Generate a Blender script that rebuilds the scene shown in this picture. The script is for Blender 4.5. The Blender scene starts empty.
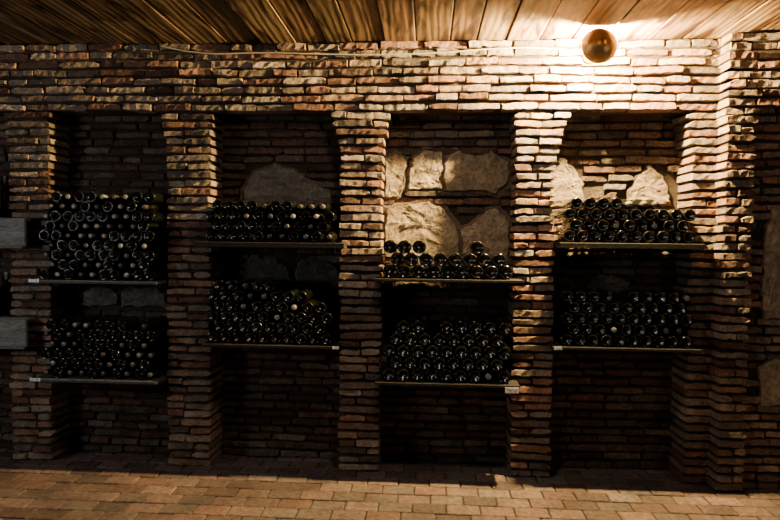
import bpy, math, random, bmesh
from mathutils import Vector, Matrix, noise
random.seed(7)
R = random.random
U = random.uniform
scene = bpy.context.scene

# ------------------------------------------------------------------ materials
def new_mat(name):
    m = bpy.data.materials.new(name); m.use_nodes = True
    nt = m.node_tree; nt.nodes.clear()
    out = nt.nodes.new('ShaderNodeOutputMaterial')
    b = nt.nodes.new('ShaderNodeBsdfPrincipled')
    nt.links.new(b.outputs[0], out.inputs[0])
    return m, nt, b, out

def N(nt, t, **kw):
    n = nt.nodes.new(t)
    for k, v in kw.items():
        if k in n.inputs: n.inputs[k].default_value = v
        else: setattr(n, k, v)
    return n

def mult(nt, a, b, fac=1.0, mode='MULTIPLY'):
    m = nt.nodes.new('ShaderNodeMix'); m.data_type = 'RGBA'; m.blend_type = mode
    m.inputs[0].default_value = fac
    nt.links.new(a, m.inputs[6])
    if isinstance(b, tuple): m.inputs[7].default_value = b
    else: nt.links.new(b, m.inputs[7])
    return m.outputs[2]

def ramp(nt, src, stops):
    r = nt.nodes.new('ShaderNodeValToRGB')
    e = r.color_ramp.elements
    while len(e) < len(stops): e.new(0.5)
    for i, (p, c) in enumerate(stops):
        e[i].position = p; e[i].color = (*c, 1)
    nt.links.new(src, r.inputs[0])
    return r.outputs[0]

def surf(name, rough, scale1, scale2, bump, dist=0.004, lo=0.55, hi=1.25, stretch=(1,1,1)):
    """vertex-colour attribute x two noises, noise bump"""
    m, nt, b, out = new_mat(name)
    tc = N(nt, 'ShaderNodeTexCoord')
    mp = N(nt, 'ShaderNodeMapping'); mp.inputs['Scale'].default_value = stretch
    nt.links.new(tc.outputs['Object'], mp.inputs[0])
    at = N(nt, 'ShaderNodeAttribute', attribute_name='Col')
    n1 = N(nt, 'ShaderNodeTexNoise', Scale=scale1, Detail=6.0, Roughness=0.65)
    n2 = N(nt, 'ShaderNodeTexNoise', Scale=scale2, Detail=8.0, Roughness=0.7)
    nt.links.new(mp.outputs[0], n1.inputs['Vector']); nt.links.new(mp.outputs[0], n2.inputs['Vector'])
    r1 = ramp(nt, n1.outputs['Fac'], [(0.3, (lo, lo, lo)), (0.7, (hi, hi, hi))])
    r2 = ramp(nt, n2.outputs['Fac'], [(0.35, (0.5, 0.46, 0.43)), (0.62, (1.15, 1.15, 1.15))])
    c = mult(nt, at.outputs['Color'], r1); c = mult(nt, c, r2)
    nt.links.new(c, b.inputs['Base Color'])
    b.inputs['Roughness'].default_value = rough
    b.inputs['Specular IOR Level'].default_value = 0.3
    bp = N(nt, 'ShaderNodeBump', Strength=bump, Distance=dist)
    nt.links.new(n2.outputs['Fac'], bp.inputs['Height'])
    nt.links.new(bp.outputs[0], b.inputs['Normal'])
    return m

M_brick = surf('brick_clay', 0.85, 9, 60, 1.0, 0.014, 0.45, 1.25)
M_mortar = surf('mortar', 0.95, 6, 70, 1.0, 0.012)
M_stone = surf('rough_stone', 0.9, 9, 34, 1.0, 0.018, 0.5, 1.15)
M_paver = surf('terracotta_paver', 0.75, 3.0, 30, 0.7, 0.004, 0.5, 1.2)
M_shelf = surf('weathered_board', 0.85, 5, 30, 0.6, 0.003, 0.6, 1.2, (1, 6, 6))
M_card = surf('card_paper', 0.6, 5, 40, 0.05, 0.001, 0.95, 1.0)

# ceiling wood : grain runs along Y
M_wood, nt, b, out = new_mat('ceiling_wood')
tc = N(nt, 'ShaderNodeTexCoord'); mp = N(nt, 'ShaderNodeMapping')
mp.inputs['Scale'].default_value = (7, 1.1, 7)
nt.links.new(tc.outputs['Object'], mp.inputs[0])
at = N(nt, 'ShaderNodeAttribute', attribute_name='Col')
at2 = N(nt, 'ShaderNodeAttribute', attribute_name='Off')
add = N(nt, 'ShaderNodeVectorMath', operation='ADD')
nt.links.new(mp.outputs[0], add.inputs[0]); nt.links.new(at2.outputs['Vector'], add.inputs[1])
n1 = N(nt, 'ShaderNodeTexNoise', Scale=1.5, Detail=5.0, Distortion=1.2)
wv = N(nt, 'ShaderNodeTexWave', Scale=1.0, Distortion=8.0, Detail=3.0); wv.inputs['Detail Scale'].default_value = 0.9
for n in (n1, wv): nt.links.new(add.outputs[0], n.inputs['Vector'])
c = mult(nt, at.outputs['Color'], ramp(nt, wv.outputs['Fac'], [(0.0, (0.45, 0.40, 0.36)), (0.6, (1.1, 1.1, 1.1))]), 0.5)
c = mult(nt, c, ramp(nt, n1.outputs['Fac'], [(0.38, (0.16, 0.11, 0.08)), (0.54, (1.1, 1.1, 1.1))]))
nt.links.new(c, b.inputs['Base Color']); b.inputs['Roughness'].default_value = 0.6
b.inputs['Specular IOR Level'].default_value = 0.25
bp = N(nt, 'ShaderNodeBump', Strength=0.3, Distance=0.003)
nt.links.new(wv.outputs['Fac'], bp.inputs['Height']); nt.links.new(bp.outputs[0], b.inputs['Normal'])

M_glass, nt, b, out = new_mat('dark_bottle_glass')
at = N(nt, 'ShaderNodeAttribute', attribute_name='Col')
nt.links.new(at.outputs['Color'], b.inputs['Base Color'])
tc = N(nt, 'ShaderNodeTexCoord'); n1 = N(nt, 'ShaderNodeTexNoise', Scale=14.0, Detail=5.0)
nt.links.new(tc.outputs['Object'], n1.inputs['Vector'])
nt.links.new(ramp(nt, n1.outputs['Fac'], [(0.35, (0.08,)*3), (0.7, (0.17,)*3)]), b.inputs['Roughness'])
b.inputs['Coat Weight'].default_value = 0.15; b.inputs['Coat Roughness'].default_value = 0.05

M_caps, nt, b, out = new_mat('bottle_capsule_foil')
at = N(nt, 'ShaderNodeAttribute', attribute_name='Cap')
nt.links.new(at.outputs['Color'], b.inputs['Base Color'])
b.inputs['Roughness'].default_value = 0.35; b.inputs['Metallic'].default_value = 0.3

# ------------------------------------------------------------------ mesh buffer
class Buf:
    def __init__(s): s.v=[]; s.f=[]; s.c=[]; s.m=[]; s.e=[]; s.sm=[]
    def add(s, vs, fs, col, mi=0, extra=(0,0,0), smooth=False):
        o = len(s.v); s.v += vs
        s.f += [tuple(i+o for i in f) for f in fs]
        s.c += [col]*len(vs); s.e += [extra]*len(vs)
        s.m += (mi if isinstance(mi, list) else [mi]*len(fs)); s.sm += [smooth]*len(fs)
    def build(s, name, mats, extra=None, parent=None):
        me = bpy.data.meshes.new(name); me.from_pydata(s.v, [], s.f)
        for m in mats: me.materials.append(m)
        me.polygons.foreach_set('material_index', s.m)
        me.polygons.foreach_set('use_smooth', s.sm)
        a = me.attributes.new('Col', 'FLOAT_COLOR', 'POINT')
        a.data.foreach_set('color', [x for c in s.c for x in (*c, 1.0)])
        if extra:
            a = me.attributes.new(extra, 'FLOAT_COLOR', 'POINT')
            a.data.foreach_set('color', [x for c in s.e for x in (*c, 1.0)])
        me.update()
        ob = bpy.data.objects.new(name, me); scene.collection.objects.link(ob)
        if parent: ob.parent = parent
        return ob

def box(buf, x0, x1, y0, y1, z0, z1, col, mi=0, extra=(0,0,0), bev=0.0):
    if bev <= 0:
        vs = [(x0,y0,z0),(x1,y0,z0),(x1,y1,z0),(x0,y1,z0),(x0,y0,z1),(x1,y0,z1),(x1,y1,z1),(x0,y1,z1)]
        fs = [(0,3,2,1),(4,5,6,7),(0,1,5,4),(1,2,6,5),(2,3,7,6),(3,0,4,7)]
        buf.add(vs, fs, col, mi, extra); return
    vs = []
    for z, i in ((z0, bev), (z0+bev, 0), (z1-bev, 0), (z1, bev)):
        a0, a1, b0, b1 = x0+i, x1-i, y0+i, y1-i
        vs += [(a0+bev,b0,z),(a1-bev,b0,z),(a1,b0+bev,z),(a1,b1-bev,z),(a1-bev,b1,z),(a0+bev,b1,z),(a0,b1-bev,z),(a0,b0+bev,z)]
    fs = [tuple(range(7,-1,-1)), tuple(range(24,32))]
    for k in range(3):
        for i in range(8):
            j = (i+1) % 8
            fs.append((k*8+i, k*8+j, (k+1)*8+j, (k+1)*8+i))
    buf.add(vs, fs, col, mi, extra)

def brick(buf, x0, x1, z0, z1, yf, yb, col, rough=0.0032, tilt=0.0):
    """hand-made brick, front faces -Y"""
    n = max(2, int((x1-x0)/0.028))
    ch = 0.0035
    xm = (x0+x1)/2
    yt = U(-0.06, 0.06)
    cl, cr = (U(0, 0.004) if R() < 0.75 else U(0.006, 0.014)), (U(0, 0.004) if R() < 0.75 else U(0.006, 0.014))
    def ring(y, inset, jit):
        pts = []
        for top in (0, 1):
            for k in (range(n+1) if not top else range(n, -1, -1)):
                t = k/n; x = x0+inset+(x1-x0-2*inset)*t
                e = (cl if k == 0 else cr if k == n else 0) if jit > 0 else 0
                z = (z1-inset-e) if top else (z0+inset+e*0.5)
                if jit > 0 and R() < 0.08: z += -0.007 if top else 0.007
                pts.append((x+U(-jit,jit), y+U(-jit,jit)+(yt*(x-xm) if jit > 0 else 0), z+U(-jit,jit)*0.8+tilt*(x-xm)))
        return pts
    L = 2*(n+1)
    vs = ring(yb, 0, 0) + ring(yf+ch, 0, rough) + ring(yf, ch, rough)
    fs = []
    for r in range(2):
        for i in range(L):
            j = (i+1) % L
            fs.append((r*L+i, r*L+j, (r+1)*L+j, (r+1)*L+i))
    for k in range(n):
        fs.append((2*L+k, 2*L+k+1, 2*L+L-2-k, 2*L+L-1-k))
    buf.add(vs, fs, col, 0)

PAL = [(0.36,0.225,0.15),(0.40,0.28,0.19),(0.33,0.175,0.115),(0.44,0.33,0.235),(0.34,0.25,0.185),
       (0.28,0.21,0.16),(0.48,0.36,0.255),(0.27,0.135,0.09),(0.40,0.21,0.14),(0.42,0.34,0.265)]
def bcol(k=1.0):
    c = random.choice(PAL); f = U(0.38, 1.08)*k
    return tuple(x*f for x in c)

def inside(px, pz, poly):
    c = False; j = len(poly)-1
    for i in range(len(poly)):
        xi, zi = poly[i]; xj, zj = poly[j]
        if (zi > pz) != (zj > pz) and px < (xj-xi)*(pz-zi)/(zj-zi)+xi: c = not c
        j = i
    return c

def courses(buf, xr, z0, z1, pitch, lmin, lmax, yf, yb, k=1.0, skip=(), phase=0.0, wob=0.004, ledge=None, minlen=0.07, gp=(0.015,0.021)):
    n = max(1, round((z1-z0)/pitch)); p = (z1-z0)/n
    for i in range(n):
        za = z0+i*p; zb = za+p
        x0, x1 = xr((za+zb)/2)
        gap = U(*gp)
        x = x0+U(-0.008, 0.008)
        first = True
        while x < x1-0.02:
            ln = U(lmin, lmax)
            if first: ln *= U(0.45, 1.0); first = False
            xe = x+ln
            if x1-xe < minlen: xe = x1+U(-0.008, 0.008)
            xm = (x+xe)/2; zm = (za+zb)/2
            if not any(inside(xm, zm, s) or inside(x+0.03, zm, s) or inside(xe-0.03, zm, s) for s in skip):
                w = wob*math.sin(xm*2.3+phase)+U(-0.0035, 0.0035)
                h = U(-0.005, 0.004)
                f = yf+U(-0.014, 0.009)
                if ledge and ledge[0] < zm < ledge[1]: f -= 0.02
                brick(buf, x, xe, za+gap/2+w, zb-gap/2+w+h, f, yb, bcol(k), tilt=U(-0.035, 0.035))
            x = xe+U(0.005, 0.018)

def stone(buf, poly, yf, col, mcol=(0.17,0.13,0.09), bed=1.16):
    pts = []
    n = len(poly)
    for i in range(n):
        a = poly[i]; b_ = poly[(i+1) % n]
        for t in (0, 0.2, 0.4, 0.6, 0.8):
            j = 0.008
            pts.append((a[0]+(b_[0]-a[0])*t+U(-j, j), a[1]+(b_[1]-a[1])*t+U(-j, j)))
    cx = sum(p[0] for p in pts)/len(pts); cz = sum(p[1] for p in pts)/len(pts)
    L = len(pts)
    sd = U(0, 50); tx, tz = U(-0.05, 0.05), U(-0.04, 0.04)
    def relief(x, z, amp):
        return amp*noise.fractal(Vector((x*8, sd, z*14)), 0.6, 2.1, 5)
    def disc(rings, mi, c):
        vs = []
        for s, y, amp in rings:
            for p in pts:
                x = cx+(p[0]-cx)*s; z = cz+(p[1]-cz)*s
                vs.append((x, y+relief(x, z, amp)+(tx*(x-cx)+tz*(z-cz) if amp > 0 else 0), z))
        y, amp = rings[-1][1], rings[-1][2]
        vs.append((cx, y+relief(cx, cz, amp), cz))
        fs = []; K = len(rings)
        for r in range(K-1):
            for i in range(L):
                j = (i+1) % L
                fs.append((r*L+i, r*L+j, (r+1)*L+j, (r+1)*L+i))
        for i in range(L): fs.append(((K-1)*L+i, (K-1)*L+(i+1) % L, K*L))
        buf.add(vs, fs, c, mi, smooth=False)
    A = 0.012
    disc([(1.0, yf+0.05, 0), (0.995, yf+0.012, 0.003), (0.975, yf, 0.005), (0.88, yf, A), (0.74, yf, A), (0.6, yf, A),
          (0.45, yf, A), (0.3, yf, A), (0.15, yf, A)], 2, col)
    disc([(bed, yf+0.06, 0), (bed-0.01, yf+0.030, 0.006), (1.06, yf+0.022, 0.006), (0.9, yf+0.022, 0.0)], 1, mcol)

# ------------------------------------------------------------------ back wall
H = 2.89; NT = 2.43; ND = 0.22
NICHES = [(-3.55,-2.64), (-2.35,-1.52), (-1.22,-0.333), (-0.057,0.822), (1.082,1.95)]
PILS = [(-3.85,-3.55,0.02,0.02), (-2.64,-2.35,0.03,0.01), (-1.52,-1.22,0.035,0.015),
        (-0.333,-0.057,0.065,0.05), (0.822,1.082,0.012,0.085), (1.95,2.13,0.05,0.0)]
TAN=(0.35,0.275,0.18); GREY=(0.20,0.175,0.145); PALE=(0.39,0.31,0.215); TAN4=(0.24,0.18,0.12); DK=(0.11,0.098,0.08)
MID=(0.15,0.135,0.115)
STONES = {
 1: [([(-2.25,1.08),(-2.24,1.17),(-2.16,1.22),(-2.02,1.20),(-1.98,1.14),(-1.99,1.08)], MID),
     ([(-1.95,1.08),(-1.96,1.16),(-1.90,1.22),(-1.80,1.21),(-1.70,1.23),(-1.64,1.16),(-1.62,1.08)], MID)],
 2: [([(-1.05,1.80),(-1.06,1.93),(-0.97,2.05),(-0.83,2.10),(-0.70,2.06),(-0.55,1.98),(-0.44,1.90),(-0.42,1.80)], GREY),
     ([(-1.10,1.28),(-1.08,1.38),(-0.98,1.45),(-0.84,1.43),(-0.74,1.38),(-0.72,1.28)], DK),
     ([(-0.68,1.28),(-0.66,1.40),(-0.57,1.45),(-0.46,1.42),(-0.38,1.36),(-0.38,1.28)], DK)],
 3: [([(-0.05,1.88),(-0.05,2.15),(0.03,2.18),(0.10,2.14),(0.08,2.05),(0.09,1.97),(0.05,1.88)], TAN),
     ([(0.11,1.93),(0.12,2.05),(0.15,2.15),(0.22,2.20),(0.34,2.19),(0.35,2.08),(0.33,2.00),(0.35,1.93),(0.22,1.94)], PALE),
     ([(0.38,1.92),(0.36,2.03),(0.37,2.15),(0.46,2.20),(0.58,2.16),(0.68,2.20),(0.80,2.13),(0.81,1.99),(0.72,1.91),(0.55,1.93)], TAN),
     ([(-0.05,1.46),(-0.05,1.68),(-0.03,1.80),(0.10,1.82),(0.24,1.85),(0.33,1.82),(0.42,1.73),(0.47,1.60),(0.46,1.46)], TAN),
     ([(0.49,1.42),(0.50,1.58),(0.48,1.66),(0.58,1.70),(0.65,1.78),(0.72,1.81),(0.81,1.72),(0.82,1.56),(0.81,1.42)], PALE)],
 4: [([(1.09,1.82),(1.09,2.04),(1.16,2.12),(1.24,2.09),(1.31,1.98),(1.32,1.82)], TAN4),
     ([(1.62,1.84),(1.64,1.96),(1.70,2.04),(1.76,2.10),(1.84,2.03),(1.88,1.93),(1.90,1.84)], TAN4),
     ([(1.34,1.24),(1.36,1.31),(1.45,1.36),(1.55,1.34),(1.63,1.31),(1.64,1.24)], GREY)],
}
W = Buf()
MC = (0.05,0.036,0.025)
courses(W, lambda z: (-3.9, 2.15), NT, H, 0.056, 0.13, 0.30, 0.0, 0.10, ledge=(NT+0.03, NT+0.085), wob=0.006)
box(W, -3.9, 3.6, 0.028, 0.34, NT+0.012, H, MC, 1)
box(W, -3.9, 3.6, ND+0.028, 0.34, 0, NT+0.02, MC, 1)
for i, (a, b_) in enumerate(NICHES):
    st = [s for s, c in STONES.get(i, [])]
    courses(W, lambda z, a=a, b_=b_: (a-0.01, b_+0.01), 0.0, NT+0.03, 0.058, 0.13, 0.27, ND, ND+0.06, k=0.42, skip=st, phase=i*2.1)  # niche-back bricks darkened, recess shade put into their colour
    for s, c in STONES.get(i, []):
        f = U(0.85, 1.1); stone(W, s, ND-0.012, tuple(x*f for x in c), bed=1.20 if i == 3 else 1.12)
for i, (a, b_, el, er) in enumerate(PILS):
    def xr(z, a=a, b_=b_, el=el, er=er):
        t = min(1, max(0, (z-(NT-0.30))/0.28))
        return a-el*t, b_+er*t
    courses(W, xr, 0.0, NT, 0.056, 0.14, 0.34, 0.0, ND+0.02, phase=i, wob=0.003, minlen=0.08, k=0.88)
    box(W, a+0.028, b_-0.028, 0.028, ND+0.03, 0, NT+0.02, MC, 1)
PY = -0.12; PX = 2.10
courses(W, lambda z: (PX, 3.6), NT, H, 0.056, 0.13, 0.26, PY, 0.06)
courses(W, lambda z: (PX, PX+0.17+(0.03 if z > NT-0.1 else 0)), 0.0, NT, 0.056, 0.10, 0.22, PY, 0.06, phase=2, k=0.88)
box(W, PX+0.022, PX+0.15, PY+0.024, 0.1, 0, H, MC, 1)
box(W, PX+0.022, 3.6, PY+0.024, 0.1, NT+0.01, H, MC, 1)
ps = [([(2.39,1.10),(2.37,1.35),(2.38,1.62),(2.42,1.80),(2.62,1.81),(2.72,1.50),(2.66,1.12)], PALE),
      ([(2.39,0.55),(2.38,0.80),(2.45,0.85),(2.66,0.83),(2.68,0.56)], PALE)]
RC = PY+0.055
courses(W, lambda z: (PX+0.16, 3.6), 0.0, NT+0.02, 0.056, 0.12, 0.24, RC, 0.06, k=0.95, skip=[s for s, c in ps])
box(W, PX+0.12, 3.6, RC+0.028, 0.1, 0, NT+0.02, MC, 1)
for s, c in ps: stone(W, s, RC-0.01, c, bed=1.08)
wall = W.build('wall_back', [M_brick, M_mortar, M_stone])
bm = bmesh.new(); bm.from_mesh(wall.data); bmesh.ops.recalc_face_normals(bm, faces=bm.faces); bm.to_mesh(wall.data); bm.free()

# ------------------------------------------------------------------ floor
F = Buf()
y = 0.30; row = 0
while y > -4.6:
    d = 0.125
    x = -4.0 + (0.1 if row % 2 else 0)+U(-0.02, 0.02)
    while x < 3.8:
        w = 0.20
        c = random.choice([(0.145,0.098,0.086),(0.17,0.115,0.100),(0.13,0.085,0.073),(0.155,0.118,0.105),(0.16,0.098,0.082),(0.125,0.095,0.084)])
        f = U(0.6, 1.1)
        zt = U(-0.003, 0.003)
        box(F, x+0.004, x+w-0.004, y-d+0.004, y-0.004, -0.04, zt, tuple(q*f for q in c), 0, bev=0.004)
        x += w
    y -= d; row += 1
box(F, -4.0, 3.8, -4.6, 0.34, -0.08, -0.009, (0.06,0.05,0.04), 1)
F.build('floor', [M_paver, M_mortar])

# ------------------------------------------------------------------ ceiling planks
C = Buf()
x = -4.0
while x < 3.8:
    w = U(0.17, 0.27)
    f = U(0.4, 0.9)*(1.0 if x > 0.2 else 0.5)  # lamp falloff put into the colour: planks on the left toned down
    col = random.choice([(0.36,0.22,0.105),(0.40,0.26,0.13),(0.30,0.17,0.085)])
    zo = U(0, 0.010)
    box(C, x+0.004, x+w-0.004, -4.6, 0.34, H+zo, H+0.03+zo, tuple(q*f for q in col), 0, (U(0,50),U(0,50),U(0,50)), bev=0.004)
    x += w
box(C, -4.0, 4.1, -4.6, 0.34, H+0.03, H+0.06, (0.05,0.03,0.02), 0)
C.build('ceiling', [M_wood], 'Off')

# ------------------------------------------------------------------ shelves
FR = -0.165
def shelf(x0, x1, zt, th=0.03, front=FR, over=(0.0,0.0), col=(0.20,0.16,0.12)):
    s = Buf()
    box(s, x0+0.012, x1-0.012, -0.018, ND-0.022, zt-th, zt, col, 0, bev=0.003)
    box(s, x0-over[0], x1+over[1], front, -0.0185, zt-th, zt, col, 0, bev=0.003)
    for cx in (x0+0.05, x1-0.05):
        box(s, cx-0.02, cx+0.02, -0.02, ND-0.025, zt-th-0.03, zt-th, tuple(q*0.6 for q in col), 0, bev=0.003)
    return s.build('wine_shelf', [M_shelf])
SH = {'1u':(-2.35,-1.52,1.287,(0.03,0.0)), '1l':(-2.35,-1.52,0.625,(0.03,0.0)),
      '2u':(-1.22,-0.333,1.555,(0.05,0.05)), '2l':(-1.22,-0.333,0.885,(0.0,0.02)),
      '3u':(-0.057,0.822,1.332,(0.03,0.04)), '3l':(-0.057,0.822,0.660,(0.02,0.03)),
      '4u':(1.082,1.95,1.575,(0.0,0.02)), '4l':(1.082,1.95,0.915,(0.03,0.02))}
for k, (a, b_, z, ov) in SH.items():
    shelf(a, b_, z, th=0.035 if k in ('2u','4u') else 0.020, over=ov,
          col=(0.075,0.08,0.088) if k[0] == '1' else (0.014,0.011,0.009))

for zt in (1.70, 1.02):
    s = Buf()
    g = (0.22,0.22,0.205)
    box(s, -3.5, -2.45, -0.12, -0.095, zt-0.195, zt-0.005, g, 0, bev=0.003)
    box(s, -3.5, -2.45, -0.095, -0.0185, zt-0.02, zt, g, 0, bev=0.003)
    box(s, -3.5, -2.67, -0.018, ND-0.02, zt-0.02, zt, g, 0, bev=0.003)
    box(s, -3.5, -2.45, -0.14, -0.12, zt-0.205, zt-0.185, (0.15,0.14,0.13), 0, bev=0.003)
    s.build('wooden_ledge', [M_shelf])

for (x, z, w, h) in [(-2.36,1.292,0.07,0.022),(-2.36,0.628,0.07,0.022),(0.800,0.645,0.085,0.036),
                     (1.085,0.915,0.05,0.022),(-0.335,0.885,0.04,0.018)]:
    s = Buf(); box(s, x-w/2, x+w/2, FR-0.0035, FR-0.0015, z-h+0.002, z+0.002, (0.62,0.74,0.88) if x < -2 else (0.85,0.85,0.82))
    s.build('shelf_card', [M_card])

# ------------------------------------------------------------------ bottles
PROF = [(0.026,0.0001),(0.020,0.012),(0.008,0.022),(0.001,0.029),(0.000,0.032),(0.0035,0.0358),(0.012,0.0370),
        (0.10,0.0370),(0.178,0.0370),(0.195,0.0352),(0.210,0.0285),(0.224,0.0195),(0.238,0.0150),(0.250,0.0145)]
CAPP = [(0.250,0.0152),(0.288,0.0150),(0.290,0.0162),(0.298,0.0162),(0.3005,0.0145),(0.3008,0.0001)]
SEG = 20
CAPC = [(0.06,0.05,0.05),(0.12,0.10,0.08),(0.26,0.24,0.21)]
def bottle(buf, M, sr=1.0):
    dark = random.choice([(0.004,0.005,0.003),(0.005,0.004,0.003),(0.003,0.003,0.003)])
    cap = random.choice(CAPC)
    prof = PROF+CAPP; vs = []; fs = []; mi = []
    for (t, r) in prof:
        for k in range(SEG):
            a = 2*math.pi*k/SEG
            vs.append(tuple(M @ Vector((sr*r*math.cos(a), sr*r*math.sin(a), t))))
    for i in range(len(prof)-1):
        for k in range(SEG):
            j = (k+1) % SEG
            fs.append((i*SEG+k, i*SEG+j, (i+1)*SEG+j, (i+1)*SEG+k))
            mi.append(0 if i < len(PROF)-1 else 1)
    buf.add(vs, fs, dark, mi, cap, True)

def stack(xa, xb, z0, rows, prof=lambda t, r: True, yaw=0.02, yfront=-0.145, loose=0.008, neck=0.1, sr=1.0):
    Rr = 0.0378*sr
    n = int((xb-xa)/(2*Rr)); sp = (xb-xa)/n
    s = Buf()
    rowh = math.sqrt(max(1e-6, (2*Rr)**2-(sp/2)**2))+0.0004
    for r in range(rows):
        m = n if r % 2 == 0 else n-1
        for i in range(m):
            x = xa+sp*(i+0.5+(0.5 if r % 2 else 0))
            t = (x-xa)/(xb-xa)
            if not prof(t, r): continue
            z = z0+Rr+r*rowh+0.0005
            yf = yfront+U(-loose, loose)
            Y = Matrix.Rotation(U(-yaw, yaw), 4, 'Z')
            if R() < neck:
                M = Matrix.Translation((x, yf+0.301, z)) @ Y @ Matrix.Rotation(math.pi/2, 4, 'X')
            else:
                M = Matrix.Translation((x, yf, z)) @ Y @ Matrix.Rotation(-math.pi/2, 4, 'X')
            bottle(s, M, sr)
    return s.build('wine_bottle_stack', [M_glass, M_caps], 'Cap')

stack(-2.335,-1.540,1.288,9, lambda t, r: r < 8 or t > 0.08, neck=0.4)
stack(-2.335,-1.540,0.626,6, lambda t, r: r < 5 or 0.0 < t < 0.75 or t > 0.85, neck=0.4)
stack(-1.200,-0.350,1.556,4, lambda t, r: r < 3 or 0.05 < t, neck=0.3)
stack(-1.195,-0.355,0.886,6, lambda t, r: (r < 3) or (r == 3 and t < 0.97) or (r == 4 and 0.05 < t < 0.8) or (r == 5 and 0.1 < t < 0.6), yaw=0.04, neck=0.12, sr=1.06)
stack(-0.035,0.80,1.333,4, lambda t, r: (r == 0) or (r == 1 and (t < 0.5 or 0.55 < t < 0.95)) or (r == 2 and (t < 0.33 or 0.62 < t < 0.75)) or (r == 3 and t < 0.1), yaw=0.06, neck=0.0, loose=0.02, sr=1.2)
stack(-0.035,0.80,0.661,5, lambda t, r: (r < 3) or (r == 3 and (t > 0.03)) or (r == 4 and (0.12 < t < 0.35 or 0.5 < t < 0.95)), yaw=0.05, neck=0.03, loose=0.015, sr=1.2)
stack(1.105,1.925,1.576,4, lambda t, r: r < 3 or 0.05 < t < 0.75 or t > 0.9, yaw=0.03, neck=0.12, sr=1.05)
stack(1.105,1.925,0.916,5, lambda t, r: r < 4 or 0.03 < t < 0.35 or 0.45 < t < 0.95, yaw=0.03, neck=0.1, sr=1.06)
for zt in (1.70, 1.02):
    s = Buf()
    for x in (-2.71, -2.80, -2.90, -3.02, -3.12, -3.24):
        for yy in (-0.05, 0.06):
            bottle(s, Matrix.Translation((x+U(-.004,.004), yy, zt+0.001)))
    s.build('wine_bottle_row', [M_glass, M_caps], 'Cap')

# ------------------------------------------------------------------ wall lamp
LX, LY, LZ = 1.28, -0.19, 2.775
def lathe(prof, seg, M, mat, name, parent):
    vs = []; fs = []
    for (t, r) in prof:
        for k in range(seg):
            a = 2*math.pi*k/seg
            vs.append(tuple(M @ Vector((r*math.cos(a), r*math.sin(a), t))))
    for i in range(len(prof)-1):
        for k in range(seg):
            j = (k+1) % seg
            fs.append((i*seg+k, i*seg+j, (i+1)*seg+j, (i+1)*seg+k))
    me = bpy.data.meshes.new(name); me.from_pydata(vs, [], fs); me.materials.append(mat)
    for p in me.polygons: p.use_smooth = True
    ob = bpy.data.objects.new(name, me); scene.collection.objects.link(ob); ob.parent = parent
    return ob
lamp = bpy.data.objects.new('wall_lamp', None); scene.collection.objects.link(lamp)
M_brass, nt, b, out = new_mat('aged_brass')
tc = N(nt, 'ShaderNodeTexCoord'); n1 = N(nt, 'ShaderNodeTexNoise', Scale=25.0)
nt.links.new(tc.outputs['Object'], n1.inputs['Vector'])
nt.links.new(ramp(nt, n1.outputs['Fac'], [(0.3, (0.45,0.27,0.10)), (0.7, (0.65,0.42,0.17))]), b.inputs['Base Color'])
b.inputs['Metallic'].default_value = 0.6; b.inputs['Roughness'].default_value = 0.35
RX = Matrix.Rotation(math.pi/2, 4, 'X')   # local +Z -> world -Y (towards the room)
T = Matrix.Translation((LX, LY, LZ)) @ RX
shade = [(0.035,0.100),(0.032,0.106),(0.038,0.108),(0.046,0.104),(0.060,0.094),(0.078,0.074),(0.090,0.050),(0.096,0.030),(0.099,0.020),
         (0.106,0.018),(0.112,0.013),(0.114,0.006),(0.1145,0.0001)]
inner = [(0.040,0.099),(0.056,0.090),(0.074,0.070),(0.086,0.046),(0.092,0.024),(0.093,0.0001)]
lathe(list(reversed(inner))+shade, 40, T, M_brass, 'shade', lamp)
lathe([(-0.18,0.0001),(-0.18,0.045),(-0.168,0.045),(-0.162,0.02),(-0.10,0.014),(-0.075,0.016),(-0.07,0.022),(-0.04,0.022),(-0.038,0.0001)], 24, T, M_brass, 'socket_and_arm', lamp)
for a in (0.5, 2.6, 4.7):
    p0 = T @ Vector((0.02*math.cos(a), 0.02*math.sin(a), -0.05)); p1 = T @ Vector((0.102*math.cos(a), 0.102*math.sin(a), 0.037))
    cu = bpy.data.curves.new('strut', 'CURVE'); cu.dimensions = '3D'; cu.bevel_depth = 0.002
    sp = cu.splines.new('POLY'); sp.points.add(1); sp.points[0].co = (*p0, 1); sp.points[1].co = (*p1, 1)
    cu.materials.append(M_brass)
    o = bpy.data.objects.new('strut', cu); scene.collection.objects.link(o); o.parent = lamp
M_bulb = bpy.data.materials.new('glowing_bulb'); M_bulb.use_nodes = True
nt = M_bulb.node_tree; nt.nodes.clear(); o_ = nt.nodes.new('ShaderNodeOutputMaterial')
em = nt.nodes.new('ShaderNodeEmission'); em.inputs[0].default_value = (1.0, 0.70, 0.28, 1); em.inputs[1].default_value = 38000
nt.links.new(em.outputs[0], o_.inputs[0])
lathe([(-0.040,0.0001),(-0.040,0.016),(-0.02,0.024),(0.0,0.032),(0.018,0.030),(0.030,0.018),(0.034,0.0001)], 20, T, M_bulb, 'bulb', lamp)

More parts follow.
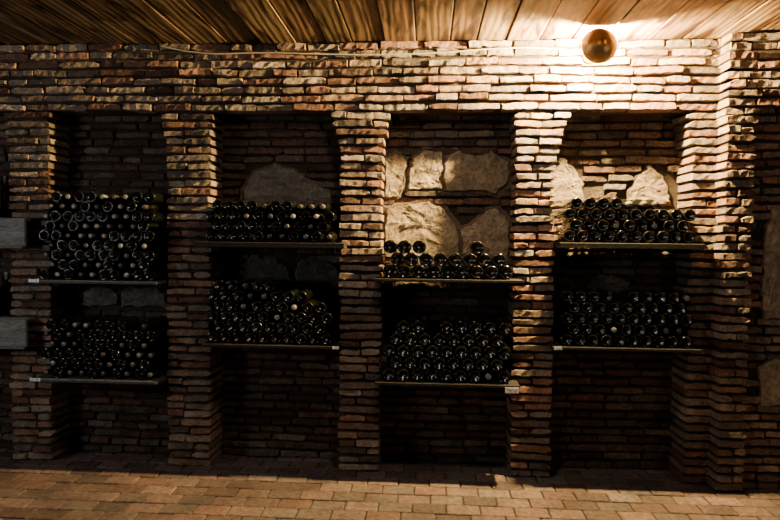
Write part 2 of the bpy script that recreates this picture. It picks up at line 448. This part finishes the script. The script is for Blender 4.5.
cu = bpy.data.curves.new('cable', 'CURVE'); cu.dimensions = '3D'; cu.bevel_depth = 0.0045
pts = [(-1.55,2.86),(-1.3,2.80),(-0.9,2.815),(-0.5,2.80),(-0.1,2.79),(0.3,2.80),(0.7,2.83),(1.0,2.83),(1.25,2.80)]
sp = cu.splines.new('NURBS'); sp.points.add(len(pts)-1); sp.order_u = 3; sp.use_endpoint_u = True
for i, (x, z) in enumerate(pts): sp.points[i].co = (x, -0.022, z, 1)
cm, nt, b, out = new_mat('cable_sheath'); b.inputs['Base Color'].default_value = (0.5,0.43,0.33,1); b.inputs['Roughness'].default_value = 0.6
cu.materials.append(cm)
o = bpy.data.objects.new('electric_cable', cu); scene.collection.objects.link(o)

# ------------------------------------------------------------------ lights
def area(name, loc, target, size, energy, col):
    l = bpy.data.lights.new(name, 'AREA'); l.energy = energy; l.color = col; l.size = size
    o = bpy.data.objects.new(name, l); scene.collection.objects.link(o); o.location = loc
    o.rotation_euler = (Vector(target)-Vector(loc)).to_track_quat('-Z', 'Y').to_euler()
area('doorway_light', (-3.6,-2.6,1.7), (-2.2,0,1.5), 0.5, 24, (0.95,0.97,1.0))
area('cellar_ceiling_light', (0.2,-1.3,2.82), (0.2,-1.0,0), 0.2, 16, (1.0,0.84,0.68))
area('right_fill_light', (3.2,-2.4,2.2), (2.3,0,1.2), 0.4, 6, (1.0,0.80,0.6))  # unseen warm fill, added to brighten the dark pier recess
w = bpy.data.worlds.new('World'); scene.world = w; w.use_nodes = True
w.node_tree.nodes['Background'].inputs[0].default_value = (1.0,0.9,0.8,1)
w.node_tree.nodes['Background'].inputs[1].default_value = 0.005

# ------------------------------------------------------------------ camera
yaw, pit, rol = math.radians(3.5), math.radians(2.2), math.radians(0.6)
Fw = Vector((-math.sin(yaw)*math.cos(pit), math.cos(yaw)*math.cos(pit), -math.sin(pit)))
R0 = Vector((math.cos(yaw), math.sin(yaw), 0)); U0 = R0.cross(Fw)
Rv = R0*math.cos(rol)+U0*math.sin(rol); Uv = U0*math.cos(rol)-R0*math.sin(rol)
cam = bpy.data.cameras.new('Camera'); cam.lens = 28; cam.sensor_width = 36
co = bpy.data.objects.new('Camera', cam); scene.collection.objects.link(co)
m = Matrix.Identity(4)
for i in range(3):
    m[i][0] = Rv[i]; m[i][1] = Uv[i]; m[i][2] = -Fw[i]
m[0][3], m[1][3], m[2][3] = 0.25, -4.04, 1.60
co.matrix_world = m
scene.camera = co
